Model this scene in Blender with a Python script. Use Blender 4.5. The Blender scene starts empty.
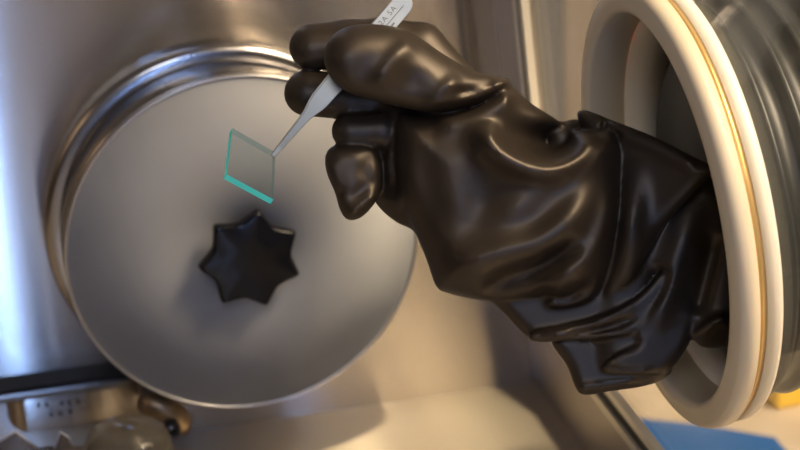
import bpy, bmesh, math, random
import numpy as np
from mathutils import Vector, Matrix

random.seed(7)
SC = bpy.context.scene
COL = SC.collection

# ------------------------------------------------------------------ camera pose
M = np.array([[0.97102154, -0.23501421, -0.04342218],
              [-0.12612846, -0.34960288, -0.92836924],
              [0.20299944, 0.9069433, -0.36911391]])      # rows: right, down, forward
S = 1.33
CAM = np.array([-0.28356669, -0.95069129, 0.48823146]) * S
F = 2015.77

def rayd(x, y):
    return M.T @ np.array([(x - 400) / F, (y - 225) / F, 1.0])

def on_plane(x, y, p, n):
    r = rayd(x, y); n = np.array(n, float)
    t = np.dot(np.array(p) - CAM, n) / np.dot(r, n)
    return CAM + t * r

# ------------------------------------------------------------------ helpers
def link(o, parent=None):
    COL.objects.link(o)
    if parent is not None:
        o.parent = parent
    return o

def tag(o, label=None, cat=None, group=None, kind=None):
    if label: o['label'] = label
    if cat: o['category'] = cat
    if group: o['group'] = group
    if kind: o['kind'] = kind
    return o

def mesh_obj(name, verts, faces, mat, parent=None, smooth=True, mats=None, mat_idx=None):
    me = bpy.data.meshes.new(name)
    me.from_pydata([tuple(map(float, v)) for v in verts], [], [tuple(f) for f in faces])
    for m_ in (mats or [mat]):
        me.materials.append(m_)
    if mat_idx is not None:
        me.polygons.foreach_set('material_index', mat_idx)
    me.polygons.foreach_set('use_smooth', [smooth] * len(me.polygons))
    bm = bmesh.new(); bm.from_mesh(me)
    bmesh.ops.recalc_face_normals(bm, faces=bm.faces)
    bm.to_mesh(me); bm.free()
    me.update()
    return link(bpy.data.objects.new(name, me), parent)

def set_origin(o, loc):
    """shift a top-level mesh so that its origin is at loc"""
    loc = Vector(loc)
    o.data.transform(Matrix.Translation(-loc)); o.location = loc

def empty(name, loc=(0, 0, 0)):
    o = bpy.data.objects.new(name, None); o.location = loc
    o.empty_display_size = .02
    return link(o)

def adopt(o, root):
    """keep world-space mesh data, hang it below root (root is only translated)"""
    o.parent = root
    o.data.transform(Matrix.Translation(-root.location))
    return o

def bevel(o, w, seg=2, ang=0.6):
    b = o.modifiers.new('bevel', 'BEVEL'); b.width = w; b.segments = seg
    b.limit_method = 'ANGLE'; b.angle_limit = ang
    return o

def hexa(b, t):
    """box from 4 bottom and 4 top corners"""
    v = list(b) + list(t)
    f = [(0, 1, 2, 3), (7, 6, 5, 4)] + [(i, (i + 1) % 4, 4 + (i + 1) % 4, 4 + i) for i in range(4)]
    return v, f

def box(x0, x1, y0, y1, z0, z1):
    return hexa([(x0, y0, z0), (x1, y0, z0), (x1, y1, z0), (x0, y1, z0)],
                [(x0, y0, z1), (x1, y0, z1), (x1, y1, z1), (x0, y1, z1)])

def lathe(profile, cen, axis, u, v, n=128, closed=True):
    """profile: list of (radius, offset along axis)"""
    cen, axis, u, v = map(np.array, (cen, axis, u, v))
    vs, fs = [], []
    for (r, o) in profile:
        for k in range(n):
            a = 2 * math.pi * k / n
            vs.append(cen + axis * o + r * (math.cos(a) * u + math.sin(a) * v))
    m = len(profile)
    for i in range(m if closed else m - 1):
        j = (i + 1) % m
        for k in range(n):
            l = (k + 1) % n
            fs.append((i * n + k, i * n + l, j * n + l, j * n + k))
    if not closed:
        fs.append(tuple(range(n))[::-1]); fs.append(tuple((m - 1) * n + k for k in range(n)))
    return vs, fs

def arc(cx, cy, r, a0, a1, n=6):
    return [(cx + r * math.cos(math.radians(a0 + (a1 - a0) * i / n)),
             cy + r * math.sin(math.radians(a0 + (a1 - a0) * i / n))) for i in range(n + 1)]

# ------------------------------------------------------------------ materials
def mat(name, color, rough=.5, metal=0., spec=.5, aniso=0., tangent=None, coat=0., sub=0.):
    m = bpy.data.materials.new(name); m.use_nodes = True
    b = m.node_tree.nodes['Principled BSDF']
    b.inputs['Base Color'].default_value = (*color, 1)
    b.inputs['Roughness'].default_value = rough
    b.inputs['Metallic'].default_value = metal
    b.inputs['Specular IOR Level'].default_value = spec
    b.inputs['Anisotropic'].default_value = aniso
    b.inputs['Coat Weight'].default_value = coat
    if sub:
        b.inputs['Subsurface Weight'].default_value = sub
        b.inputs['Subsurface Scale'].default_value = .004
    if tangent is not None:
        if isinstance(tangent, str):
            t = m.node_tree.nodes.new('ShaderNodeTangent'); t.direction_type = 'RADIAL'; t.axis = tangent
            m.node_tree.links.new(t.outputs[0], b.inputs['Tangent'])
        else:
            c = m.node_tree.nodes.new('ShaderNodeCombineXYZ')
            for i in range(3): c.inputs[i].default_value = tangent[i]
            m.node_tree.links.new(c.outputs[0], b.inputs['Tangent'])
    return m

def noise_color(m, c0, c1, scale=(8, 8, 8), lo=.35, hi=.65, detail=4, space='Object', rough_var=0.):
    nt = m.node_tree; b = nt.nodes['Principled BSDF']
    tc = nt.nodes.new('ShaderNodeTexCoord'); mp = nt.nodes.new('ShaderNodeMapping')
    mp.inputs['Scale'].default_value = scale
    nz = nt.nodes.new('ShaderNodeTexNoise'); nz.inputs['Scale'].default_value = 1; nz.inputs['Detail'].default_value = detail
    cr = nt.nodes.new('ShaderNodeValToRGB')
    cr.color_ramp.elements[0].position = lo; cr.color_ramp.elements[0].color = (*c0, 1)
    cr.color_ramp.elements[1].position = hi; cr.color_ramp.elements[1].color = (*c1, 1)
    nt.links.new(tc.outputs[space], mp.inputs[0]); nt.links.new(mp.outputs[0], nz.inputs['Vector'])
    nt.links.new(nz.outputs['Fac'], cr.inputs[0]); nt.links.new(cr.outputs[0], b.inputs['Base Color'])
    if rough_var:
        mr = nt.nodes.new('ShaderNodeMapRange')
        r = b.inputs['Roughness'].default_value
        mr.inputs['To Min'].default_value = r - rough_var; mr.inputs['To Max'].default_value = r + rough_var
        nt.links.new(nz.outputs['Fac'], mr.inputs[0]); nt.links.new(mr.outputs[0], b.inputs['Roughness'])
    return nz

def bump(m, scale=(8, 8, 8), strength=.1, dist=.001, detail=3, space='Object'):
    nt = m.node_tree; b = nt.nodes['Principled BSDF']
    tc = nt.nodes.new('ShaderNodeTexCoord'); mp = nt.nodes.new('ShaderNodeMapping')
    mp.inputs['Scale'].default_value = scale
    nz = nt.nodes.new('ShaderNodeTexNoise'); nz.inputs['Scale'].default_value = 1; nz.inputs['Detail'].default_value = detail
    bp = nt.nodes.new('ShaderNodeBump'); bp.inputs['Strength'].default_value = strength; bp.inputs['Distance'].default_value = dist
    nt.links.new(tc.outputs[space], mp.inputs[0]); nt.links.new(mp.outputs[0], nz.inputs['Vector'])
    nt.links.new(nz.outputs['Fac'], bp.inputs['Height']); nt.links.new(bp.outputs[0], b.inputs['Normal'])

def clear(name, color, ior=1.45, refl_rough=.03, tint_mix=0., tint=(1, 1, 1)):
    """thin clear sheet: transparent body with Fresnel reflection and an optional diffuse haze"""
    m = bpy.data.materials.new(name); m.use_nodes = True
    nt = m.node_tree; nt.nodes.remove(nt.nodes['Principled BSDF'])
    out = nt.nodes['Material Output']
    tr = nt.nodes.new('ShaderNodeBsdfTransparent'); tr.inputs[0].default_value = (*color, 1)
    gl = nt.nodes.new('ShaderNodeBsdfGlossy'); gl.inputs['Roughness'].default_value = refl_rough
    lw = nt.nodes.new('ShaderNodeLayerWeight'); lw.inputs[0].default_value = .5
    pw = nt.nodes.new('ShaderNodeMath'); pw.operation = 'POWER'; pw.inputs[1].default_value = 6
    fr = nt.nodes.new('ShaderNodeMapRange'); r0 = ((ior - 1) / (ior + 1)) ** 2; fr.inputs['To Min'].default_value = r0
    nt.links.new(lw.outputs['Facing'], pw.inputs[0]); nt.links.new(pw.outputs[0], fr.inputs[0])
    mx = nt.nodes.new('ShaderNodeMixShader')
    nt.links.new(fr.outputs[0], mx.inputs[0]); nt.links.new(tr.outputs[0], mx.inputs[1]); nt.links.new(gl.outputs[0], mx.inputs[2])
    last = mx
    if tint_mix:
        df = nt.nodes.new('ShaderNodeBsdfDiffuse'); df.inputs[0].default_value = (*tint, 1)
        m2 = nt.nodes.new('ShaderNodeMixShader'); m2.inputs[0].default_value = tint_mix
        nt.links.new(mx.outputs[0], m2.inputs[1]); nt.links.new(df.outputs[0], m2.inputs[2]); last = m2
    nt.links.new(last.outputs[0], out.inputs[0])
    return m

def brushed(name, color, rough, aniso, diff):
    # horizontally brushed sheet steel: highlights stretch upright
    m = bpy.data.materials.new(name); m.use_nodes = True
    nt = m.node_tree; nt.nodes.remove(nt.nodes['Principled BSDF']); out = nt.nodes['Material Output']
    g = nt.nodes.new('ShaderNodeBsdfAnisotropic'); g.inputs['Color'].default_value = (*color, 1)
    g.inputs['Roughness'].default_value = rough; g.inputs['Anisotropy'].default_value = aniso
    c = nt.nodes.new('ShaderNodeCombineXYZ'); c.inputs[0].default_value = 1.0
    nt.links.new(c.outputs[0], g.inputs['Tangent'])
    d = nt.nodes.new('ShaderNodeBsdfDiffuse'); d.inputs[0].default_value = (*color, 1)
    mx = nt.nodes.new('ShaderNodeMixShader'); mx.inputs[0].default_value = diff
    tc = nt.nodes.new('ShaderNodeTexCoord'); mp = nt.nodes.new('ShaderNodeMapping'); mp.inputs['Scale'].default_value = (7, 1, 6)
    nz = nt.nodes.new('ShaderNodeTexNoise'); nz.inputs['Scale'].default_value = 1; nz.inputs['Detail'].default_value = 1
    bp = nt.nodes.new('ShaderNodeBump'); bp.inputs['Strength'].default_value = .035; bp.inputs['Distance'].default_value = .003
    nt.links.new(tc.outputs['Object'], mp.inputs[0]); nt.links.new(mp.outputs[0], nz.inputs['Vector']); nt.links.new(nz.outputs['Fac'], bp.inputs['Height'])
    nt.links.new(bp.outputs[0], g.inputs['Normal'])
    nt.links.new(g.outputs[0], mx.inputs[1]); nt.links.new(d.outputs[0], mx.inputs[2]); nt.links.new(mx.outputs[0], out.inputs[0])
    return m
M_WALL = brushed('brushed_steel_wall', (.54, .49, .43), .19, .87, .10)
M_FLOOR = mat('brushed_steel_floor', (.52, .46, .37), .30, .55)
bump(M_FLOOR, (30, 8, 1), .2, .001, 3)
M_PANEL = mat('steel_panel', (.42, .37, .32), .38, 1)
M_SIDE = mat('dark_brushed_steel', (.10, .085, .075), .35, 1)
M_FLANGE = mat('polished_steel', (.40, .39, .39), .2, 1)
M_PLATE = mat('grey_plate', (.30, .29, .28), .55, .0, .35)
noise_color(M_PLATE, (.205, .21, .222), (.24, .245, .255), (14, 14, 14), .3, .7, 6)
M_LIP = mat('plate_edge_steel', (.50, .49, .48), .32, 1)
M_DARK = mat('dark_gasket', (.012, .011, .01), .6)
M_KNOB = mat('black_bakelite', (.004, .004, .006), .16, 0, .25)
M_GLOVE = mat('black_rubber', (.020, .0165, .0135), .44, 0, .58)
noise_color(M_GLOVE, (.0150, .0112, .0084), (.0220, .0165, .0123), (40, 40, 40), .3, .7, 3)
M_GLOVE.node_tree.nodes['Principled BSDF'].inputs['Specular Tint'].default_value = (1, .86, .72, 1)
M_CUFF = mat('ribbed_rubber', (.030, .033, .033), .40, 0, .55)
M_CREAM = mat('cream_plastic', (.64, .56, .41), .42, 0, .45, sub=.25)
M_WHITE = mat('white_plastic', (.78, .76, .70), .42, 0, .45, sub=.2)
M_GLINT = mat('amber_glint', (.62, .40, .14), .3, .6)
M_TRIM = mat('light_steel_trim', (.72, .66, .54), .3, .35)
M_TWEEZ = mat('tweezer_steel', (.40, .39, .33), .42, 1)
M_ENGR = mat('engraving_dark', (.10, .10, .09), .6)
M_PANE = clear('window_pane', (.97, .97, .96), 1.33, .02, .006, (.8, .8, .78))
M_SLIDE = clear('slide_glass', (.90, .93, .93), 1.4, .02, .012, (.45, .62, .60))
M_TEAL = mat('slide_edge_teal', (.10, .84, .98), .2, 0, .6)
_nt = M_TEAL.node_tree; _t = _nt.nodes.new('ShaderNodeBsdfTranslucent'); _t.inputs[0].default_value = (.10, .9, 1, 1)
_m = _nt.nodes.new('ShaderNodeMixShader'); _m.inputs[0].default_value = .5
_nt.links.new(_nt.nodes['Principled BSDF'].outputs[0], _m.inputs[1]); _nt.links.new(_t.outputs[0], _m.inputs[2]); _nt.links.new(_m.outputs[0], _nt.nodes['Material Output'].inputs[0])
M_EDGE = clear('slide_edge_clear', (.72, .85, .83), 1.6, .08, .35, (.55, .68, .66))
M_BAG = clear('clear_bag', (.62, .60, .58), 1.5, .08, .25, (.16, .13, .11))  # brown haze put in for the shade below the steel cover
M_BAGEDGE = mat('bag_seam', (.45, .46, .50), .3, 0, .6)
M_DISH = clear('dish_plastic', (.80, .78, .72), 1.5, .07, .18, (.28, .25, .20))
M_BROWN = mat('worn_brass', (.30, .22, .14), .38, .8)
M_BENCH = mat('beige_worktop', (.60, .50, .38), .6)
noise_color(M_BENCH, (.55, .45, .33), (.66, .56, .43), (14, 14, 14), .35, .65, 5)
M_BLUE = mat('blue_mat', (.02, .13, .42), .7, 0, .2)
M_YELLOW = mat('yellow_plastic', (.85, .55, .02), .5)
M_LABWALL = mat('lab_wall_paint', (.15, .14, .12), .8)
M_CABINET = mat('grey_cabinet_paint', (.10, .10, .097), .6)
M_BEIGECAB = mat('beige_post_paint', (.24, .20, .15), .6)

# ------------------------------------------------------------------ the box
TILT = 0.0801
UP = np.array([-math.sin(TILT), 0, math.cos(TILT)])      # up in the sloping front panel
N = np.array([math.cos(TILT), 0, math.sin(TILT)])        # out of the box
Y = np.array([0, 1., 0])
def fp(y, u, o=0.):                                      # a point on the front panel
    return Y * y + UP * u + N * o

def slab_ring(y0, y1, u0, u1, Y0, Y1, U0, U1, o0, o1):
    """rectangular frame: outer rectangle (Y0..Y1, U0..U1), opening (y0..y1, u0..u1), thickness o0..o1"""
    vs = []
    for o in (o0, o1):
        for (a, b) in ((Y0, U0), (Y1, U0), (Y1, U1), (Y0, U1), (y0, u0), (y1, u0), (y1, u1), (y0, u1)):
            vs.append(fp(a, b, o))
    fs = []
    for i in range(4):
        j = (i + 1) % 4
        fs.append((i, j, 4 + j, 4 + i)); fs.append((8 + i, 8 + j, 12 + j, 12 + i))
        fs.append((i, j, 8 + j, 8 + i)); fs.append((4 + i, 4 + j, 12 + j, 12 + i))
    return vs, fs

v, f = box(-1.0, .0, 0, .006, -.0, .72)
o = mesh_obj('wall_back', v, f, M_WALL, smooth=False); tag(o, kind='structure')
v, f = box(-1.0, .0, -1.30, .006, -.006, 0)
o = mesh_obj('floor', v, f, M_FLOOR, smooth=False); tag(o, kind='structure')
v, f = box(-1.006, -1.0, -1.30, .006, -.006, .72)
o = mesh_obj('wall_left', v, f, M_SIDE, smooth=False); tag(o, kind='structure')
WY0, WY1, WU0, WU1 = -1.20, -.090, .0905, .62            # the clear opening of the window
v, f = slab_ring(WY0 - .02, WY1 + .02, WU0 - .02, WU1 + .02, -1.30, .006, -.006, .72, 0, .008)
o = mesh_obj('wall_right', v, f, M_PANEL, smooth=False); tag(o, kind='structure')
# window edging: thin metal strip, black gasket, bright metal strip
for k, (a, b, m_, pr) in enumerate(((.026, .019, M_TRIM, .004), (.019, .0062, M_DARK, .002), (.0062, .0, M_TRIM, .005))):
    v, f = slab_ring(WY0 - b, WY1 + b, WU0 - b, WU1 + b, WY0 - a, WY1 + a, WU0 - a, WU1 + a, -pr, .0)
    o = mesh_obj('trim_%d' % (k + 1), v, f, m_, smooth=False); tag(o, kind='structure')

# glove port
PC = S * (UP * .1969 - Y * .2488)
# window pane with a round hole for the port
def pane():
    n = 96; R = .1095; vs, fs = [], []
    cy, cu = PC @ Y, PC @ UP
    for o_ in (.0002, .0032):
        for k in range(n):
            a = 2 * math.pi * k / n; vs.append(fp(cy + R * math.cos(a), cu + R * math.sin(a), o_))
        for k in range(n):
            a = 2 * math.pi * k / n; c, s = math.cos(a), math.sin(a)
            ty = ((WY1 + .015 - cy) / c) if c > 1e-9 else ((WY0 - .015 - cy) / c if c < -1e-9 else 1e9)
            tu = ((WU1 + .015 - cu) / s) if s > 1e-9 else ((WU0 - .015 - cu) / s if s < -1e-9 else 1e9)
            t = min(abs(ty), abs(tu)); vs.append(fp(cy + t * c, cu + t * s, o_))
    for k in range(n):
        l = (k + 1) % n
        fs += [(k, l, n + l, n + k), (2 * n + k, 2 * n + l, 3 * n + l, 3 * n + k),
               (k, l, 2 * n + l, 2 * n + k), (n + k, n + l, 3 * n + l, 3 * n + k)]
    return vs, fs
v, f = pane()
o = mesh_obj('window_1', v, f, M_PANE, smooth=False); tag(o, kind='structure')

port = empty('glove_port', PC)
tag(port, 'cream and white round glove port ring set in the window', 'port ring')
def L(profile, name, m_, root, n=160):
    vs, fs = lathe(profile, PC, N, Y, UP, n)
    return adopt(mesh_obj(name, vs, fs, m_), root)
# inner ring (inside of the pane)
prof = [(.1028, .0108), (.1040, -.0070)] + arc(.1080, -.0080, .0040, 180, 285, 7) + arc(.1135, -.0055, .0055, 295, 360, 6) + [(.1190, -.001), (.1086, -.001), (.1080, .0108)]
L(prof, 'inner_ring', M_CREAM, port)
prof = [(.1096, -.0009), (.1168, -.0009), (.1168, .0035), (.1095, .0035)]
L(prof, 'gap_strip', M_GLINT, port)  # amber ring put in for the gold glint of the pane edge
prof = [(.0985, .0112), (.1090, .0112), (.1090, .0036), (.1180, .0036), (.1180, .0095), (.1170, .0115), (.1035, .0115), (.1025, .0118), (.1025, .034), (.0985, .034)]
L(prof, 'outer_ring', M_WHITE, port)
# ------------------------------------------------------------------ the antechamber door on the end wall
DC = S * np.array([-.1642, 0, .1278]); AX = np.array([0, -1., 0]); UX = np.array([1., 0, 0]); UZ = np.array([0, 0, 1.])
def LD(profile, name, m_, root=None, n=160, closed=True, sh=(0, 0)):
    vs, fs = lathe(profile, DC + UX * sh[0] + UZ * sh[1], AX, UX, UZ, n, closed)
    o_ = mesh_obj(name, vs, fs, m_)
    return adopt(o_, root) if root else o_
flange = empty('port_flange', DC)
tag(flange, 'polished stepped steel flange ring on the steel wall behind the round door', 'flange')
LD([(.095, .0005), (.1125, .0005), (.1125, .026)] + arc(.1125, .0335, .0060, -60, 90, 9) + [(.110, .0400), (.095, .0400)], 'flange_ring', M_FLANGE, flange)
LD([(.095, .0402), (.1085, .0402), (.1105, .043), (.1105, .056), (.1118, .058), (.1118, .0655), (.1105, .067), (.1105, .0702), (.095, .0702)], 'collar', M_FLANGE, flange, sh=(.0022, -.0018))
door = empty('antechamber_door', DC)
tag(door, 'round grey metal door disc with a black star knob at its middle', 'door')
LD([(.1070, .0704), (.1070, .0787), (.02, .0787), (.02, .0704)], 'gasket', M_DARK, door, sh=(.0036, -.0018))
# plate with a slim raised lip
LD([(.0001, .0788), (.1118, .0788), (.1118, .0835), (.0001, .0835)], 'plate', M_PLATE, door, sh=(.0036, -.0018))
LD([(.1118, .0786), (.1128, .0786), (.1136, .0793), (.1136, .0838), (.1130, .0845), (.1121, .0845), (.1118, .0841)], 'rim', M_LIP, door, sh=(.0036, -.0018))
# star knob
kc = on_plane(250.7, 259.8, (0, -.100, 0), (0, 1, 0)); kc[1] = 0
tips = [(240, 90), (375, 140), (415, 280), (322, 402), (145, 410), (45, 300), (85, 160)]
base_a = [math.atan2(262 - y_, x_ - 228) for (x_, y_) in tips]
rot0 = math.radians(86)
def star(scale, o_, inset=0., nper=16, rnd=0.):
    pts = []
    for i in range(7):
        for k in range(nper):
            t = k / nper; ang = rot0 - math.radians(8) - (i + t) * 2 * math.pi / 7
            c = abs(2 * t - 1)                                     # 1 at tips, 0 between
            r = .0262 + .0078 * c ** 1.8
            if c > .88: r -= .0006 * ((c - .88) / .12) ** 2
            r = (r * (1 - rnd) + .029 * rnd) * scale - inset
            pts.append(kc + UX * r * math.cos(ang) + UZ * r * math.sin(ang) + AX * o_)
    return pts
rings = [star(.86, .0945), star(.96, .0950), star(.995, .0966), star(1.0, .0990), star(.99, .1010), star(.965, .1022), star(.93, .1028),
         star(.88, .1030, 0, 16, .05), star(.75, .1033, 0, 16, .3), star(.55, .1040, 0, 16, .8), star(.3, .1045, 0, 16, 1), star(.05, .1046, 0, 16, 1)]
nn = len(rings[0]); vs = [p for r in rings for p in r]; fs = []
for i in range(len(rings) - 1):
    for k in range(nn):
        l = (k + 1) % nn; fs.append((i * nn + k, i * nn + l, (i + 1) * nn + l, (i + 1) * nn + k))
fs.append(tuple(range(nn))); fs.append(tuple((len(rings) - 1) * nn + k for k in range(nn)))
knob = adopt(mesh_obj('star_knob', vs, fs, M_KNOB), door)
knob['label'] = 'glossy black seven pointed star knob'
vs, fs = lathe([(.0001, .0834), (.013, .0834), (.013, .0955), (.0001, .0955)], kc, AX, UX, UZ, 32)
adopt(mesh_obj('knob_shaft', vs, fs, M_DARK), door).parent = knob

# ------------------------------------------------------------------ rubber glove: body grown from an implicit surface
D0 = 1.045; PS = D0 / F                                   # depth of the hand, metres per unit there
def wp(x, y, w):                                          # glove frame (x right, y down, w towards the front) -> world
    return CAM + (D0 - w * PS) * rayd(x, y)

STEP = 2.5
gx = np.arange(278, 792, STEP); gy = np.arange(8, 404, STEP); gw = np.arange(-75, 125, STEP)
X2, Y2 = np.meshgrid(gx, gy, indexing='ij')
W3 = gw[None, None, :].astype(np.float32)

def spline(pts, closed=True, n=6):
    P = np.array(pts, float); m = len(P); out = []
    for i in range(m if closed else m - 1):
        if closed: p0, p1, p2, p3 = P[i - 1], P[i], P[(i + 1) % m], P[(i + 2) % m]
        else: p0, p1, p2, p3 = P[max(i - 1, 0)], P[i], P[i + 1], P[min(i + 2, m - 1)]
        for k in range(n):
            t = k / n
            out.append(.5 * ((2 * p1) + (-p0 + p2) * t + (2 * p0 - 5 * p1 + 4 * p2 - p3) * t * t + (-p0 + 3 * p1 - 3 * p2 + p3) * t ** 3))
    if not closed: out.append(P[-1])
    return np.array(out)

def polyline(pts):
    """distance to an open polyline, signed side and position along it, on the 2-D grid"""
    Q = spline(pts, False, 5)
    best = np.full(X2.shape, 1e9); side = np.zeros(X2.shape); tt = np.zeros(X2.shape); n = len(Q) - 1
    for i in range(n):
        a, b = Q[i], Q[i + 1]; d = b - a; l2 = d @ d + 1e-12
        t = np.clip(((X2 - a[0]) * d[0] + (Y2 - a[1]) * d[1]) / l2, 0, 1)
        ex = X2 - a[0] - t * d[0]; ey = Y2 - a[1] - t * d[1]; ds = np.hypot(ex, ey)
        m_ = ds < best
        best = np.where(m_, ds, best); side = np.where(m_, np.sign(d[0] * ey - d[1] * ex), side); tt = np.where(m_, (i + t) / n, tt)
    return best, side, tt

def polysd(pts):
    Q = spline(pts, True, 5); best = np.full(X2.shape, 1e9); ins = np.zeros(X2.shape, bool)
    for i in range(len(Q)):
        a, b = Q[i], Q[(i + 1) % len(Q)]; d = b - a; l2 = d @ d + 1e-12
        t = np.clip(((X2 - a[0]) * d[0] + (Y2 - a[1]) * d[1]) / l2, 0, 1)
        best = np.minimum(best, np.hypot(X2 - a[0] - t * d[0], Y2 - a[1] - t * d[1]))
        c = ((a[1] > Y2) != (b[1] > Y2))
        with np.errstate(divide='ignore', invalid='ignore'):
            xi = a[0] + (Y2 - a[1]) * d[0] / (d[1] if abs(d[1]) > 1e-12 else 1e-12)
        ins ^= (c & (X2 < xi))
    return np.where(ins, -best, best)

def ridge(pts, amp, w1, w2=None, taper=.25):
    """fold line: height amp, width w1 on its left side (image sense), w2 on the right side"""
    d, s, t = polyline(pts); w2 = w2 or w1
    wd = np.where(s < 0, w1, w2)
    tp = np.clip(np.minimum(t, 1 - t) / max(taper, 1e-6), 0, 1); tp = tp * tp * (3 - 2 * tp)
    return amp * np.exp(-(d / wd) ** 2) * tp
def dent(x, y, amp, sx, sy=None, rot=0.):
    sy = sy or sx; c, s = math.cos(rot), math.sin(rot)
    u = (X2 - x) * c + (Y2 - y) * s; v_ = -(X2 - x) * s + (Y2 - y) * c
    return amp * np.exp(-(u / sx) ** 2 - (v_ / sy) ** 2)

def pillow(pts, R, w0, k=1.0):
    d2 = polysd(pts)
    q = np.maximum(d2 + R, 0).astype(np.float32)[:, :, None]
    dw = (W3 - np.broadcast_to(np.asarray(w0, np.float32), X2.shape)[:, :, None]) / k
    return np.sqrt(q * q + dw * dw) - R
def capsule(chain):
    """chain of (x, y, w, r): union of tapering capsules"""
    out = None
    for (a, b) in zip(chain[:-1], chain[1:]):
        a = np.array(a, float); b = np.array(b, float); d = (b - a)[:3]; l2 = d @ d
        t = ((X2[:, :, None] - a[0]) * d[0] + (Y2[:, :, None] - a[1]) * d[1] + (W3 - a[2]) * d[2]) / l2
        t = np.clip(t, 0, 1).astype(np.float32)
        ds = np.sqrt((X2[:, :, None] - a[0] - t * d[0]) ** 2 + (Y2[:, :, None] - a[1] - t * d[1]) ** 2 + (W3 - a[2] - t * d[2]) ** 2) - (a[3] + t * (b[3] - a[3]))
        ds = ds.astype(np.float32)
        out = ds if out is None else smin(out, ds, 6)
    return out
def smin(a, b, k):
    h = np.maximum(k - np.abs(a - b), 0) / k
    return np.minimum(a, b) - h * h * k * .25

def lin(x0, v0, x1, v1):
    return v0 + (v1 - v0) * np.clip((X2 - x0) / (x1 - x0), 0, 1)

def glove_field():
    # ---- hand
    w = lin(330, 63, 490, 34) + ridge([(376, 88), (388, 66), (402, 50), (416, 40)], 5, 8, 11) + ridge([(424, 112), (436, 98), (448, 86), (460, 76)], 5, 7, 14)
    w = w + dent(412, 82, -5, 16, 12) + dent(362, 72, -3, 12, 14) + ridge([(452, 92), (476, 90), (498, 82)], -7, 6) + ridge([(430, 104), (466, 98), (500, 84)], 5, 5)
    thumb = pillow([(324, 54), (333, 35), (354, 25), (385, 25), (412, 33), (442, 53), (474, 71), (500, 77), (508, 84), (497, 95),
                    (470, 106), (432, 112), (400, 107), (366, 99), (342, 89), (328, 73)], 33, w, 1.0)
    index = capsule([(312, 47, -10, 23), (350, 44, -12, 24), (385, 44, -16, 26), (420, 48, -19, 25), (455, 84, -14, 24)])
    middle = capsule([(307, 93, -9, 23), (350, 98, -10, 22), (395, 98, -14, 22)])
    ringf = capsule([(350, 131, 6, 18.5), (382, 130, 4, 18), (410, 124, -8, 17)])
    w = 10 + ridge([(330, 158), (336, 184), (352, 204)], 4, 6, 12) + ridge([(346, 217), (362, 206), (380, 192)], 5, 4) + ridge([(372, 150), (366, 172), (374, 190)], -4, 8)
    w = w + ridge([(334, 190), (352, 196), (368, 184)], -4, 6)
    little = pillow([(325, 158), (331, 147), (348, 143), (370, 146), (380, 158), (382, 182), (377, 200), (362, 217), (348, 220), (340, 210), (335, 193), (327, 174)], 19, w, 1.1)
    w = -14 + ridge([(412, 112), (403, 150), (404, 186), (398, 212)], 9, 5) + ridge([(396, 132), (389, 160), (392, 186)], 6, 4)
    w = w + lin(380, -6, 440, 20)
    palm = pillow([(366, 82), (420, 92), (470, 100), (470, 200), (450, 250), (432, 262), (416, 233), (396, 222), (378, 206), (368, 184), (364, 152), (362, 118)], 30, w, 1.0)
    fld = smin(palm, little, 5)
    for q in (ringf, middle, index): fld = smin(fld, q, 4)
    # ---- main gauntlet lobe
    w = 8 + 0 * X2
    w += ridge([(484, 118), (488, 134), (498, 149), (516, 160), (538, 165), (556, 162), (572, 151), (582, 138), (590, 128)], 26, 11, 17, .15)
    w += dent(557, 140, -80, 20, 16, -.3) + dent(528, 138, -30, 25, 17, .5)
    w += ridge([(430, 122), (468, 116), (494, 103), (508, 86)], 15, 5, 13, .2)
    w += ridge([(440, 296), (464, 268), (500, 252), (540, 240), (575, 212), (598, 176)], 15, 15, 22, .3)
    w += ridge([(474, 294), (510, 276), (548, 262), (580, 238)], -19, 9, 12, .3)
    w += ridge([(516, 300), (552, 280), (588, 258), (608, 220), (614, 176)], 11, 11, 16, .25)
    w += ridge([(536, 286), (550, 296), (570, 295), (596, 280)], -17, 6, 7, .3)
    w += ridge([(424, 140), (430, 190), (446, 240)], -5, 16, 18, .4)
    w += ridge([(416, 128), (412, 170), (420, 214)], 3, 9, 9, .4)
    w += ridge([(490, 176), (476, 214), (452, 246)], -6, 20, 20, .4)
    w += dent(520, 205, 7, 30, 16, -.6)
    main = pillow([(398, 114), (432, 112), (470, 104), (496, 90), (506, 77), (513, 86), (531, 103), (553, 117), (566, 126), (580, 131), (600, 128), (614, 129),
                   (624, 142), (628, 166), (628, 196), (624, 232), (616, 264), (602, 290), (588, 304), (566, 310), (548, 309), (538, 298), (512, 301),
                   (486, 301), (466, 298), (447, 293), (436, 286), (426, 258), (415, 232), (402, 205), (394, 165)], 58, w, 1.0)
    w = -26 + 0 * X2
    back = pillow([(548, 124), (562, 122), (575, 119), (590, 124), (600, 136), (592, 158), (565, 166), (548, 150)], 16, w, 1.1)
    # ---- third fold reaching towards the ring
    w = lin(585, -2, 716, 62) + ridge([(634, 150), (631, 200), (625, 250), (612, 292)], 19, 16, 15, .5)
    w += ridge([(600, 122), (612, 132), (620, 142)], -8, 6)
    w += ridge([(604, 122), (650, 140), (700, 165)], 6, 5, 9, .15)
    third = pillow([(577, 116), (582, 110), (592, 112), (612, 120), (655, 137), (694, 157), (715, 168), (704, 183), (668, 222), (646, 258), (630, 284), (602, 300), (592, 220), (586, 150)], 17, w, 1.1)
    # ---- sleeve going through the port
    w = -8 + ridge([(700, 196), (680, 250), (664, 300), (640, 345)], 10, 14, 16, .3) + ridge([(716, 230), (704, 280), (694, 318)], -10, 10, 12)
    w += ridge([(662, 262), (650, 296), (616, 326)], -12, 9, 9)
    w += ridge([(688, 342), (700, 332), (716, 322), (730, 318)], 12, 6, 8, .2)
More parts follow.
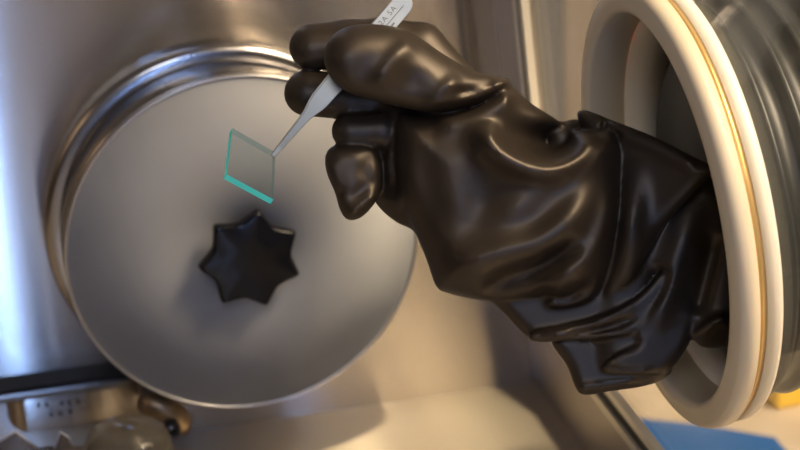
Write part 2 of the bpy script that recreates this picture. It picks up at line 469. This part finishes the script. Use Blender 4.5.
    sleeve = pillow([(596, 262), (655, 200), (700, 166), (745, 186), (780, 230), (780, 300), (762, 330), (736, 346), (722, 348), (703, 347), (692, 340), (684, 348),
                     (672, 366), (652, 378), (600, 378), (586, 350)], 34, w, 1.0)
    w = lin(490, 4, 640, 8)
    under = pillow([(488, 292), (530, 286), (575, 296), (612, 282), (650, 290), (612, 330), (560, 338), (536, 340), (526, 336), (508, 318)], 13, w, 1.2)
    w = lin(528, 24, 700, 14) + ridge([(540, 334), (590, 324), (634, 298), (668, 262)], 7, 9, 7, .15) + ridge([(550, 340), (600, 336), (636, 333)], 5, 4, 4, .12)
    w = w + ridge([(566, 334), (606, 328), (640, 316)], -5, 4)
    s1 = pillow([(700, 196), (684, 236), (666, 264), (638, 296), (600, 316), (560, 326), (536, 331), (528, 337), (537, 342), (570, 341), (604, 340), (632, 335), (642, 338), (660, 328), (688, 290), (708, 232)], 11, w, 1.2)
    w = lin(600, 26, 690, 12) + ridge([(640, 340), (614, 356), (606, 366), (622, 372), (660, 372)], 5, 4, 4, .1)
    s2 = pillow([(636, 332), (660, 322), (690, 296), (692, 336), (670, 370), (652, 374), (616, 375), (602, 371), (603, 364), (618, 354), (636, 344)], 9, w, 1.3)
    w = lin(555, 6, 660, 0) + ridge([(575, 388), (600, 386), (640, 380)], 4, 4)
    low = pillow([(552, 338), (600, 336), (645, 338), (672, 366), (662, 380), (640, 387), (612, 391), (586, 395), (576, 389), (567, 366)], 12, w, 1.2)
    slv = smin(sleeve, low, 4)
    for q in (under, s1, s2): slv = smin(slv, q, 3.5)
    slv = smin(slv, third, 3.5)
    slv = smin(slv, smin(main, back, 5), 3)
    fld = smin(fld, slv, 4)
    fld = smin(fld, thumb, 7)
    # ---- where it passes the port it stays within the bore
    rx = np.stack([rayd(a, b) for a in gx for b in gy]).reshape(len(gx), len(gy), 3)
    P = CAM + (D0 - gw[None, None, :, None] * PS) * rx[:, :, None, :]
    q = P - PC; on = q @ N
    rad = np.linalg.norm(q - on[..., None] * N, axis=-1)
    lim = .0955 - .0 * on
    cyl = np.maximum((rad - lim) / PS, (on - .035) / PS)
    zone = (-.016 - on) / PS                                 # > 0 inside the box: free
    fld = np.maximum(fld, np.minimum(cyl, -zone)).astype(np.float32)
    return fld, rx

def surface_nets(fld):
    """vertices (grid units) and quads of the zero level"""
    s = fld < 0
    nx, ny, nz = fld.shape
    c = [(i, j, k) for i in (0, 1) for j in (0, 1) for k in (0, 1)]
    cnt = sum(s[i:nx - 1 + i, j:ny - 1 + j, k:nz - 1 + k].astype(np.int8) for (i, j, k) in c)
    act = (cnt > 0) & (cnt < 8)
    idx = np.full(act.shape, -1, np.int64); cells = np.argwhere(act); idx[act] = np.arange(len(cells))
    acc = np.zeros((len(cells), 3)); num = np.zeros(len(cells))
    for a in c:
        for ax in range(3):
            if a[ax]: continue
            b = list(a); b[ax] = 1
            fa = fld[cells[:, 0] + a[0], cells[:, 1] + a[1], cells[:, 2] + a[2]]
            fb = fld[cells[:, 0] + b[0], cells[:, 1] + b[1], cells[:, 2] + b[2]]
            cr = (fa < 0) != (fb < 0)
            t = np.where(cr, fa / np.where(np.abs(fa - fb) < 1e-9, 1, fa - fb), 0)
            p = np.tile(np.array(a, float), (len(cells), 1)); p[:, ax] = t
            acc += np.where(cr[:, None], p, 0); num += cr
    vs = cells + acc / num[:, None]
    quads = []
    for ax in range(3):
        a1, a2 = (ax + 1) % 3, (ax + 2) % 3
        sl0 = [slice(1, -1)] * 3; sl1 = [slice(1, -1)] * 3
        sl0[ax] = slice(0, -1); sl1[ax] = slice(1, None)
        s0 = s[tuple(sl0)]; s1 = s[tuple(sl1)]
        e = np.argwhere(s0 != s1)
        fl = s0[s0 != s1]
        base = e.copy(); base[:, a1] += 1; base[:, a2] += 1
        def cell(d1, d2):
            b = base.copy(); b[:, a1] += d1; b[:, a2] += d2
            return idx[b[:, 0], b[:, 1], b[:, 2]]
        q = np.stack([cell(-1, -1), cell(0, -1), cell(0, 0), cell(-1, 0)], 1)
        q[~fl] = q[~fl][:, ::-1]
        quads.append(q)
    return vs, np.concatenate(quads)

fld, rx = glove_field()
gv, gq = surface_nets(fld)
# smooth a little, staying in the glove frame
def relax(v, q, it, lam=.5):
    e = np.concatenate([q[:, [0, 1]], q[:, [1, 2]], q[:, [2, 3]], q[:, [3, 0]]])
    e = np.unique(np.sort(e, 1), axis=0)
    deg = np.bincount(e.ravel(), minlength=len(v)).astype(float)
    for i in range(it):
        for l_ in (lam, -lam * .94) if i < it - 1 else (lam * .5,):
            acc = np.zeros_like(v)
            np.add.at(acc, e[:, 0], v[e[:, 1]]); np.add.at(acc, e[:, 1], v[e[:, 0]])
            v = v + l_ * (acc / deg[:, None] - v)
    return v
gv = relax(gv, gq, 5)
# keep the largest connected piece
par = np.arange(len(gv))
def find(a):
    while par[a] != a:
        par[a] = par[par[a]]; a = par[a]
    return a
for a, b in np.concatenate([gq[:, [0, 1]], gq[:, [1, 2]], gq[:, [2, 3]]]):
    ra, rb = find(a), find(b)
    if ra != rb: par[ra] = rb
root_ = np.array([find(i) for i in range(len(gv))])
big = np.bincount(root_).argmax(); keep = root_ == big
remap = np.cumsum(keep) - 1
gq = remap[gq[keep[gq[:, 0]]]]; gv = gv[keep]
px = gx[0] + gv[:, 0] * STEP; py = gy[0] + gv[:, 1] * STEP; pw = gw[0] + gv[:, 2] * STEP
dirs = np.stack([(px - 400) / F, (py - 225) / F, np.ones_like(px)], 1) @ M
gworld = CAM + (D0 - pw * PS)[:, None] * dirs
glove = empty('rubber_glove', PC)
tag(glove, 'black rubber gauntlet glove bunched in folds, pinching tweezers, coming through the port ring', 'glove')
body = adopt(mesh_obj('glove_body', gworld, gq, M_GLOVE), glove)
# ribbed cuff stretched over the outside of the port, turning in at its end towards the sleeve
prof = [(.1032, .0122)]
o_ = .0140
while o_ < .150:
    for (dr, do) in ((.0, 0), (.0006, .0040), (.0050, .0058), (.0072, .0078), (.0050, .0098), (.0004, .0116)):
        prof.append((.1036 + dr * .85, o_ + do))
    o_ += .0155
prof += [(.1036, .165), (.1010, .170), (.0960, .170), (.0945, .150), (.0940, .046), (.0860, .036), (.078, .028), (.070, .024), (.040, .036), (.0002, .042), (.0002, .037), (.040, .031),
         (.071, .018), (.0800, .024), (.0880, .031), (.0930, .0345), (.0980, .0348), (.1028, .0348)]
cuff = L(prof, 'cuff', M_CUFF, glove)
cuff['label'] = 'ribbed grey black rubber cuff outside the window'

# ------------------------------------------------------------------ tweezers
tw = empty('tweezers', wp(340, 80, 22))
tag(tw, 'slim steel tweezers pinched in the gloved fingers, holding the glass slide', 'tweezers')
T0 = np.array([275., 153.5]); E1 = np.array([.6495, -.7604]); E2 = np.array([.7604, .6495])
def arm(w_of, shift, th, name):
    S_ = [-3.5, 8, 20, 32, 44, 52, 58, 64, 70, 90, 120, 160, 190, 197, 201, 204, 206]
    Wd = [4.6, 6.2, 6.8, 7.4, 8.4, 10.2, 13.2, 16.2, 17.8, 18.8, 19.8, 21, 21.6, 21, 18.6, 14, 7]
    vs, fs = [], []
    for s_, wd in zip(S_, Wd):
        c = T0 + E1 * s_ + E2 * shift(s_)
        for (e, dw) in ((-.5, 0), (.5, 0), (.5, -th), (-.5, -th)):
            p = c + E2 * e * wd; vs.append(wp(p[0], p[1], w_of(s_) + dw))
    n = len(S_)
    for i in range(n - 1):
        for k in range(4):
            l = (k + 1) % 4; fs.append((i * 4 + k, i * 4 + l, i * 4 + 4 + l, i * 4 + 4 + k))
    fs.append((0, 1, 2, 3)); fs.append((4 * n - 4, 4 * n - 3, 4 * n - 2, 4 * n - 1))
    o_ = adopt(mesh_obj(name, vs, fs, M_TWEEZ, smooth=False), tw)
    return bevel(o_, .0003, 2, .5)
gap = lambda s_: 4.2 * math.sin(min(max((s_ - 4) / 180, 0), 1) * math.pi) ** .8
WA = lambda s_: 25.4 + .9 * gap(s_)
WB = lambda s_: 19.6 - .9 * gap(s_)
front_arm = arm(WA, lambda s_: 0, 2.6, 'arm')
arm(WB, lambda s_: -.42 * gap(s_), 2.6, 'arm')
# engraving on the handle end
fc = bpy.data.curves.new('engraving', 'FONT'); fc.body = '2A SA'; fc.size = 8.2; fc.extrude = 0; fc.space_character = 1.15
to = bpy.data.objects.new('engraving_tmp', fc); COL.objects.link(to)
bpy.context.view_layer.update()
tme = bpy.data.meshes.new_from_object(to.evaluated_get(bpy.context.evaluated_depsgraph_get()))
ev = [(v_.co.x, v_.co.y) for v_ in tme.vertices]; ef = [tuple(p.vertices) for p in tme.polygons]
bpy.data.objects.remove(to); bpy.data.meshes.remove(tme)
nv = len(ev); vs = []
for (a, b) in ev:                                         # reading direction runs up the handle
    p = T0 + E1 * (166 + a) + E2 * (-1.6 - b * .95); vs.append(wp(p[0], p[1], WA(166 + a) + .4))
def bar(a0, a1, b0, b1):
    k = len(vs)
    for (a, b) in ((a0, b0), (a1, b0), (a1, b1), (a0, b1)):
        p = T0 + E1 * a + E2 * b; vs.append(wp(p[0], p[1], WA(a) + .35))
    ef.append((k, k + 1, k + 2, k + 3))
bar(167, 196, 1.2, 2.0); bar(172, 177, 5.0, 6.6)
adopt(mesh_obj('engraving', vs, ef, M_ENGR, smooth=False), tw).parent = front_arm

# ------------------------------------------------------------------ glass slide
fr = [(232.5, 128), (275.5, 152.5), (273.5, 199.5), (227, 174.5)]
wz = lambda x, y: 14 + (5 * (y - 128) - 1.5 * (x - 232.5)) / 8
A = [wp(x, y, wz(x, y)) for (x, y) in fr]
B_ = [wp(x - 3.0, y + 4.6, wz(x, y) - 7) for (x, y) in fr]
vs = A + B_
fs = [(0, 1, 2, 3), (7, 6, 5, 4), (0, 1, 5, 4), (1, 2, 6, 5), (2, 3, 7, 6), (3, 0, 4, 7)]
slide = mesh_obj('glass_slide', vs, fs, None, smooth=False, mats=[M_SLIDE, M_EDGE, M_TEAL])
slide.data.polygons.foreach_set('material_index', [0, 0, 1, 1, 2, 2])
set_origin(slide, np.mean(vs, 0))
tag(slide, 'small square clear glass slide with bright teal edges gripped by the tweezers', 'slide')

# ------------------------------------------------------------------ things by the foot of the end wall, left
def wl(x, y, yy): return on_plane(x, y, (0, yy, 0), (0, 1, 0))
cover = empty('vent_cover', wl(50, 405, 0))
tag(cover, 'low shiny steel cover strip with small dark holes on the wall under the round door', 'cover')
xl, xr = wl(6, 400, -.02)[0], wl(160, 400, -.02)[0]; zt, zb = wl(40, 392, -.02)[2], wl(60, 428, -.02)[2]
vs, fs = [], []
zm, hz = (zt + zb) / 2, (zt - zb) / 2
secs = []
for (xx, k) in [(xl, .25), (xl + .002, .6), (xl + .006, .88), (xl + .010, 1), (xl + .012, 1), ((xl + xr) / 2, 1), (xr, 1)]:
    ring_ = [(0, -1), (.5, -1), (.8, -.95), (.95, -.85), (.995, -.7), (1, 0), (1, .7), (.97, .88), (.85, .98), (.5, 1.), (0, 1)]
    for (d, h) in ring_: vs.append((xx, -.024 * d * k - .0005, zm + hz * h * (.5 + .5 * k)))
m_ = 11
for i in range(6):
    for k in range(m_ - 1): fs.append((i * m_ + k, i * m_ + k + 1, (i + 1) * m_ + k + 1, (i + 1) * m_ + k))
fs.append(tuple(range(m_))); fs.append(tuple(6 * m_ + k for k in range(m_)))
shell = adopt(mesh_obj('cover_shell', vs, fs, M_WALL), cover)
vs, fs = box(xl - .05, xr, -.031, -.0006, zt + .0005, zt + .004)
adopt(mesh_obj('cover_lip', vs, fs, M_FLANGE, smooth=False), cover)
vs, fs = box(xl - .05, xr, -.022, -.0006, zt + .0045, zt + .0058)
adopt(mesh_obj('cover_shade_line', vs, fs, M_DARK, smooth=False), cover)  # dark strip modelled for the shadow line above the lip
for (hx, hy) in ((38, 404), (46, 403), (51, 413), (60, 412), (62, 402), (69, 401), (70, 410), (78, 400)):
    c = wl(hx, hy, -.0246)
    vs, fs = lathe([(.0001, 0), (.0011, 0), (.0011, .003), (.0001, .003)], c, AX, UX, UZ, 12)
    adopt(mesh_obj('hole', vs, fs, M_DARK), cover).parent = shell

# crumpled clear bag with bright folded edges
bag = empty('plastic_bag', tuple(wl(30, 470, -.12)[:2]) + (0,))
tag(bag, 'crumpled clear plastic bag in the lower left corner below the steel cover', 'bag')
yy = -.11
P = lambda x, y, d=0.: wl(x, y, yy + d)
zf = 0.0005
tops = [(-40, 452, .02), (-12, 448, .0), (0, 441, -.005), (15.5, 431.5, -.02), (26, 440, -.01), (37, 448, .005), (48, 446, .0), (56, 447, -.01), (60.5, 432, -.018), (68, 437, -.01), (72, 446, .01), (84, 446, .015)]
vs, fs = [], []
K = len(tops)
for (x, y, d) in tops:
    t = P(x, y, d)
    for (k, (dy, hz_)) in enumerate([(.05, 0), (.035, .45), (.012, .85), (0, 1), (-.016, .72), (-.04, .38), (-.06, 0)]):
        jx = random.uniform(-.003, .003) if 0 < k < 6 and k != 3 else 0
        vs.append((t[0] + jx, t[1] + dy, zf + (t[2] - zf) * hz_))
for i in range(K - 1):
    for k in range(6): fs.append((i * 7 + k, i * 7 + k + 1, i * 7 + 8 + k, i * 7 + 7 + k))
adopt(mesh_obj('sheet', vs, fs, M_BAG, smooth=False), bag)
def tube(pts, r, n=8):
    pts = [np.array(p) for p in pts]; vs, fs = [], []
    for i, p in enumerate(pts):
        t = pts[min(i + 1, len(pts) - 1)] - pts[max(i - 1, 0)]; t = t / np.linalg.norm(t)
        a = np.cross(t, [0, 1, .3]); a /= np.linalg.norm(a); b = np.cross(t, a)
        for k in range(n):
            an = 2 * math.pi * k / n; vs.append(p + r * (math.cos(an) * a + math.sin(an) * b))
    for i in range(len(pts) - 1):
        for k in range(n): l = (k + 1) % n; fs.append((i * n + k, i * n + l, i * n + n + l, i * n + n + k))
    fs.append(tuple(range(n))); fs.append(tuple((len(pts) - 1) * n + k for k in range(n)))
    return vs, fs
for pts in ([(-12, 448, .0), (0, 441, -.005), (15.5, 431.5, -.02), (26, 440, -.01), (37, 448, .005)], [(55, 452, -.008), (57, 444, -.01), (60.5, 432, -.018), (68, 437, -.01), (71, 442, 0)]):
    vs, fs = tube([P(*p) for p in pts], .0008)
    adopt(mesh_obj('folded_edge', vs, fs, M_BAGEDGE), bag)

# clear lidded dish, domed, with ribs
c = wl(120, 462, -.12); dish = empty('plastic_dish', (c[0], c[1], 0))
tag(dish, 'clear round ribbed plastic dish at the bottom edge under the round door', 'dish')
ztop = wl(130, 426, -.12)[2]; R = abs(wl(172, 440, -.12)[0] - wl(82, 440, -.12)[0]) / 2
cx = (wl(172, 440, -.12)[0] + wl(82, 440, -.12)[0]) / 2
prof = [(R * .96, .0005), (R, .004)]
for i in range(4):
    z_ = .006 + i * (ztop - .02) / 4; h = (ztop - .02) / 4
    prof += [(R * 1.0, z_ + .1 * h), (R * 1.03, z_ + .4 * h), (R * 1.03, z_ + .6 * h), (R * .985, z_ + .95 * h)]
prof += arc(R * .985 - .014, ztop - .014, .014, 0, 80, 6) + [(R * .4, ztop + .0008), (.0002, ztop + .001)]
prof += [(.0002, ztop - .001), (R * .4, ztop - .0012), (R * .9 - .013, ztop - .002), (R * .92, ztop - .014), (R * .93, .0005)]
vs, fs = lathe(prof, (cx, c[1], 0), UZ, UX, Y, 64)
adopt(mesh_obj('dish_body', vs, fs, M_DISH), dish)

# worn brass latch under the door
lt = empty('door_latch', wl(166, 414, -.03))
tag(lt, 'small worn brownish latch with a dark round hole under the bottom of the round door', 'latch')
pp = [wl(146, 402, -.045), wl(152, 404, -.05), wl(164, 409, -.052), wl(174, 414, -.05), wl(180, 421, -.048), wl(178, 428, -.047)]
vs, fs = tube(pp, .0085, 14)
adopt(mesh_obj('latch_arm', vs, fs, M_BROWN), lt)
vs, fs = lathe([(.0034, 0), (.0058, 0), (.0062, .004), (.0054, .007), (.0034, .007)], wl(171, 427, -.058), AX, UX, UZ, 24)
adopt(mesh_obj('eyelet', vs, fs, M_DARK), lt)
vs, fs = lathe([(.0001, 0), (.0026, 0), (.0022, .0022), (.0001, .0032)], wl(171, 428, -.058), AX, UX, UZ, 16)
adopt(mesh_obj('pin', vs, fs, M_FLANGE), lt)
vs, fs = box(*sorted((pp[1][0] - .006, pp[1][0] + .006)), -.045, -.0005, pp[1][2] - .006, pp[1][2] + .006)
adopt(bevel(mesh_obj('bracket', vs, fs, M_BROWN, smooth=False), .002), lt)

# ------------------------------------------------------------------ the lab outside the window
ZB = -.15
v, f = box(.03, 2.6, -1.2, .70, ZB - .04, ZB)
o = bevel(mesh_obj('lab_bench', v, f, M_BENCH, smooth=False), .004); set_origin(o, (1.3, 0, ZB - .04))
tag(o, 'beige speckled worktop outside the window below the port ring', 'worktop')
v, f = box(.03, 2.6, .702, .75, -.9, 2.2)
o = mesh_obj('wall_outside', v, f, M_LABWALL, smooth=False); tag(o, kind='structure')
def bz(x, y): return on_plane(x, y, (0, 0, ZB), (0, 0, 1))
q = [bz(618, 420), bz(700, 428), bz(775, 441), bz(800, 470), bz(720, 560), bz(640, 520)]
n = len(q); vs = [p + np.array([0, 0, .0003]) for p in q] + [p + np.array([0, 0, .004]) for p in q]
fs = [tuple(range(n)), tuple(range(n, 2 * n))] + [(i, (i + 1) % n, n + (i + 1) % n, n + i) for i in range(n)]
o = bevel(mesh_obj('bench_mat', vs, fs, M_BLUE, smooth=False), .0012); set_origin(o, q[1])
tag(o, 'flat blue mat on the beige worktop below the port ring', 'mat')
a = bz(777, 412); b = bz(830, 400)
w_ = .03
dirx = (b - a) / np.linalg.norm(b - a); diry = np.array([-dirx[1], dirx[0], 0])
bot = [a, b, b + diry * .12, a + diry * .12]; bot = [p + np.array([0, 0, .0005]) for p in bot]
top = [p + np.array([0, 0, .045]) for p in bot]
v, f = hexa(bot, top)
o = bevel(mesh_obj('yellow_tray', v, f, M_YELLOW, smooth=False), .004, 3); set_origin(o, a)
tag(o, 'bright yellow plastic box on the worktop at the right edge', 'box')
# cabinet and post seen between window edging and ring
yb = .60
c0, c1, c2 = wl(500, 60, yb)[0], wl(563, 60, yb)[0], wl(600, 60, yb)[0]
cab = empty('lab_cabinet', ((c0 + c1) / 2, yb, ZB))
tag(cab, 'dull grey cabinet standing outside beyond the left edge of the window', 'cabinet')
v, f = box(c0 - .3, c1, yb, yb + .06, ZB + .001, 1.3)
adopt(bevel(mesh_obj('cabinet_body', v, f, M_CABINET, smooth=False), .004), cab)
v, f = box(c0 - .2, c1 - .012, yb - .012, yb - .0005, ZB + .12, 1.25)
adopt(bevel(mesh_obj('cabinet_door', v, f, M_CABINET, smooth=False), .003), cab)
v, f = box(c1 + .002, c2, yb + .01, yb + .05, ZB + .001, 1.3)
o = bevel(mesh_obj('wall_post', v, f, M_BEIGECAB, smooth=False), .006); set_origin(o, (c1, yb, ZB))
tag(o, 'pale beige upright post outside the window between grey cabinet and ring', 'post')

# ------------------------------------------------------------------ lights
def area(name, loc, target, size, size_y, power, color, spread=180):
    l = bpy.data.lights.new(name, 'AREA'); l.shape = 'RECTANGLE'; l.size = size; l.size_y = size_y
    l.energy = power; l.color = color; l.spread = math.radians(spread)
    o_ = bpy.data.objects.new(name, l); o_.location = loc
    d = Vector(target) - Vector(loc); o_.rotation_euler = d.to_track_quat('-Z', 'Y').to_euler()
    return link(o_)
KD = np.array([.39, -.47, .79]); KD /= np.linalg.norm(KD)
area('lab_ceiling_lamp', tuple(np.array([-.1, 0, .1]) + KD * 2.4), (-.1, -.05, .1), .40, .40, 34, (1, .80, .56))
sp = bpy.data.lights.new('patch_spot', 'SPOT'); sp.energy = 780; sp.color = (1, .80, .52); sp.spot_size = math.radians(6.4); sp.spot_blend = .4; sp.shadow_soft_size = .05  # unseen spot added to make the bright patch on floor and wall
so = link(bpy.data.objects.new('patch_spot', sp)); tgt = np.array([-.070, -.06, .0]); so.location = tgt + np.array([.06, -.38, .91]) / np.linalg.norm([.06, -.38, .91]) * 1.6
so.rotation_euler = (Vector(tgt) - so.location).to_track_quat('-Z', 'Y').to_euler()
area('soft_fill_panel', (.95, -.95, 1.6), (-.15, -.3, .2), 1.4, 1.2, 60, (1, .79, .56))  # unseen soft fill added for broad highlights on the glove
area('blue_stripe_light', (-.345, -3.0, 1.1), (-.38, 0, .9), .034, 2.8, 13, (.28, .48, 1))  # unseen tall light added so the wall reflects a blue upright stripe
area('door_fill', (-.75, -2.6, 1.9), (-.2, 0, .15), .6, .7, 10, (.93, .93, 1))  # unseen fill light added to even out the door's brightness
w = bpy.data.worlds.new('lab_air'); SC.world = w; w.use_nodes = True
nt = w.node_tree; bg = nt.nodes['Background']
tc = nt.nodes.new('ShaderNodeTexCoord'); sx = nt.nodes.new('ShaderNodeSeparateXYZ'); nt.links.new(tc.outputs['Generated'], sx.inputs[0])
ng = nt.nodes.new('ShaderNodeMath'); ng.operation = 'MULTIPLY'; ng.inputs[1].default_value = -1; nt.links.new(sx.outputs['Y'], ng.inputs[0])
at = nt.nodes.new('ShaderNodeMath'); at.operation = 'ARCTAN2'; nt.links.new(sx.outputs['X'], at.inputs[0]); nt.links.new(ng.outputs[0], at.inputs[1])
mr = nt.nodes.new('ShaderNodeMapRange'); nt.links.new(at.outputs[0], mr.inputs[0])
mr.inputs['From Min'].default_value = math.radians(-40); mr.inputs['From Max'].default_value = math.radians(60)
cr = nt.nodes.new('ShaderNodeValToRGB'); nt.links.new(mr.outputs[0], cr.inputs[0])
# the room round about, by bearing: tones added for stripes reflected in the wall
bands = [(-40, (.10, .085, .08)), (-20, (.16, .14, .14)), (-8, (.08, .07, .075)), (-1.5, (.06, .07, .12)), (0, (.10, .18, .50)), (2, (.15, .165, .27)), (4, (.14, .14, .20)), (5.2, (.07, .066, .08)),
        (7.2, (.035, .028, .024)), (9, (.36, .26, .16)), (10, (.34, .25, .16)), (11, (.13, .10, .075)), (15, (.16, .125, .09)), (17, (.30, .23, .15)), (21, (.28, .21, .14)),
        (24, (.12, .09, .07)), (34, (.20, .16, .11)), (60, (.14, .115, .09))]
els = cr.color_ramp.elements
while len(els) < len(bands): els.new(.5)
for e_, (a_, c_) in zip(els, bands):
    e_.position = (a_ + 40) / 100
for e_, (a_, c_) in zip(sorted(els, key=lambda q_: q_.position), bands): e_.color = (*c_, 1)
nt.links.new(cr.outputs[0], bg.inputs[0]); bg.inputs[1].default_value = 1.0

# ------------------------------------------------------------------ camera
cd = bpy.data.cameras.new('camera'); cam = bpy.data.objects.new('camera', cd); link(cam)
Rm = Matrix(((M[0][0], -M[1][0], -M[2][0]), (M[0][1], -M[1][1], -M[2][1]), (M[0][2], -M[1][2], -M[2][2])))
cam.matrix_world = Matrix.Translation(Vector(CAM)) @ Rm.to_4x4()
cd.sensor_width = 36; cd.lens = F * 36 / 800; cd.clip_start = .02; cd.clip_end = 50
cd.dof.use_dof = True; cd.dof.focus_distance = 1.02; cd.dof.aperture_fstop = 9
SC.camera = cam
vs_ = SC.view_settings
vs_.view_transform = 'Standard'; vs_.look = 'None'; vs_.exposure = 0.; vs_.gamma = 1; vs_.use_curve_mapping = False
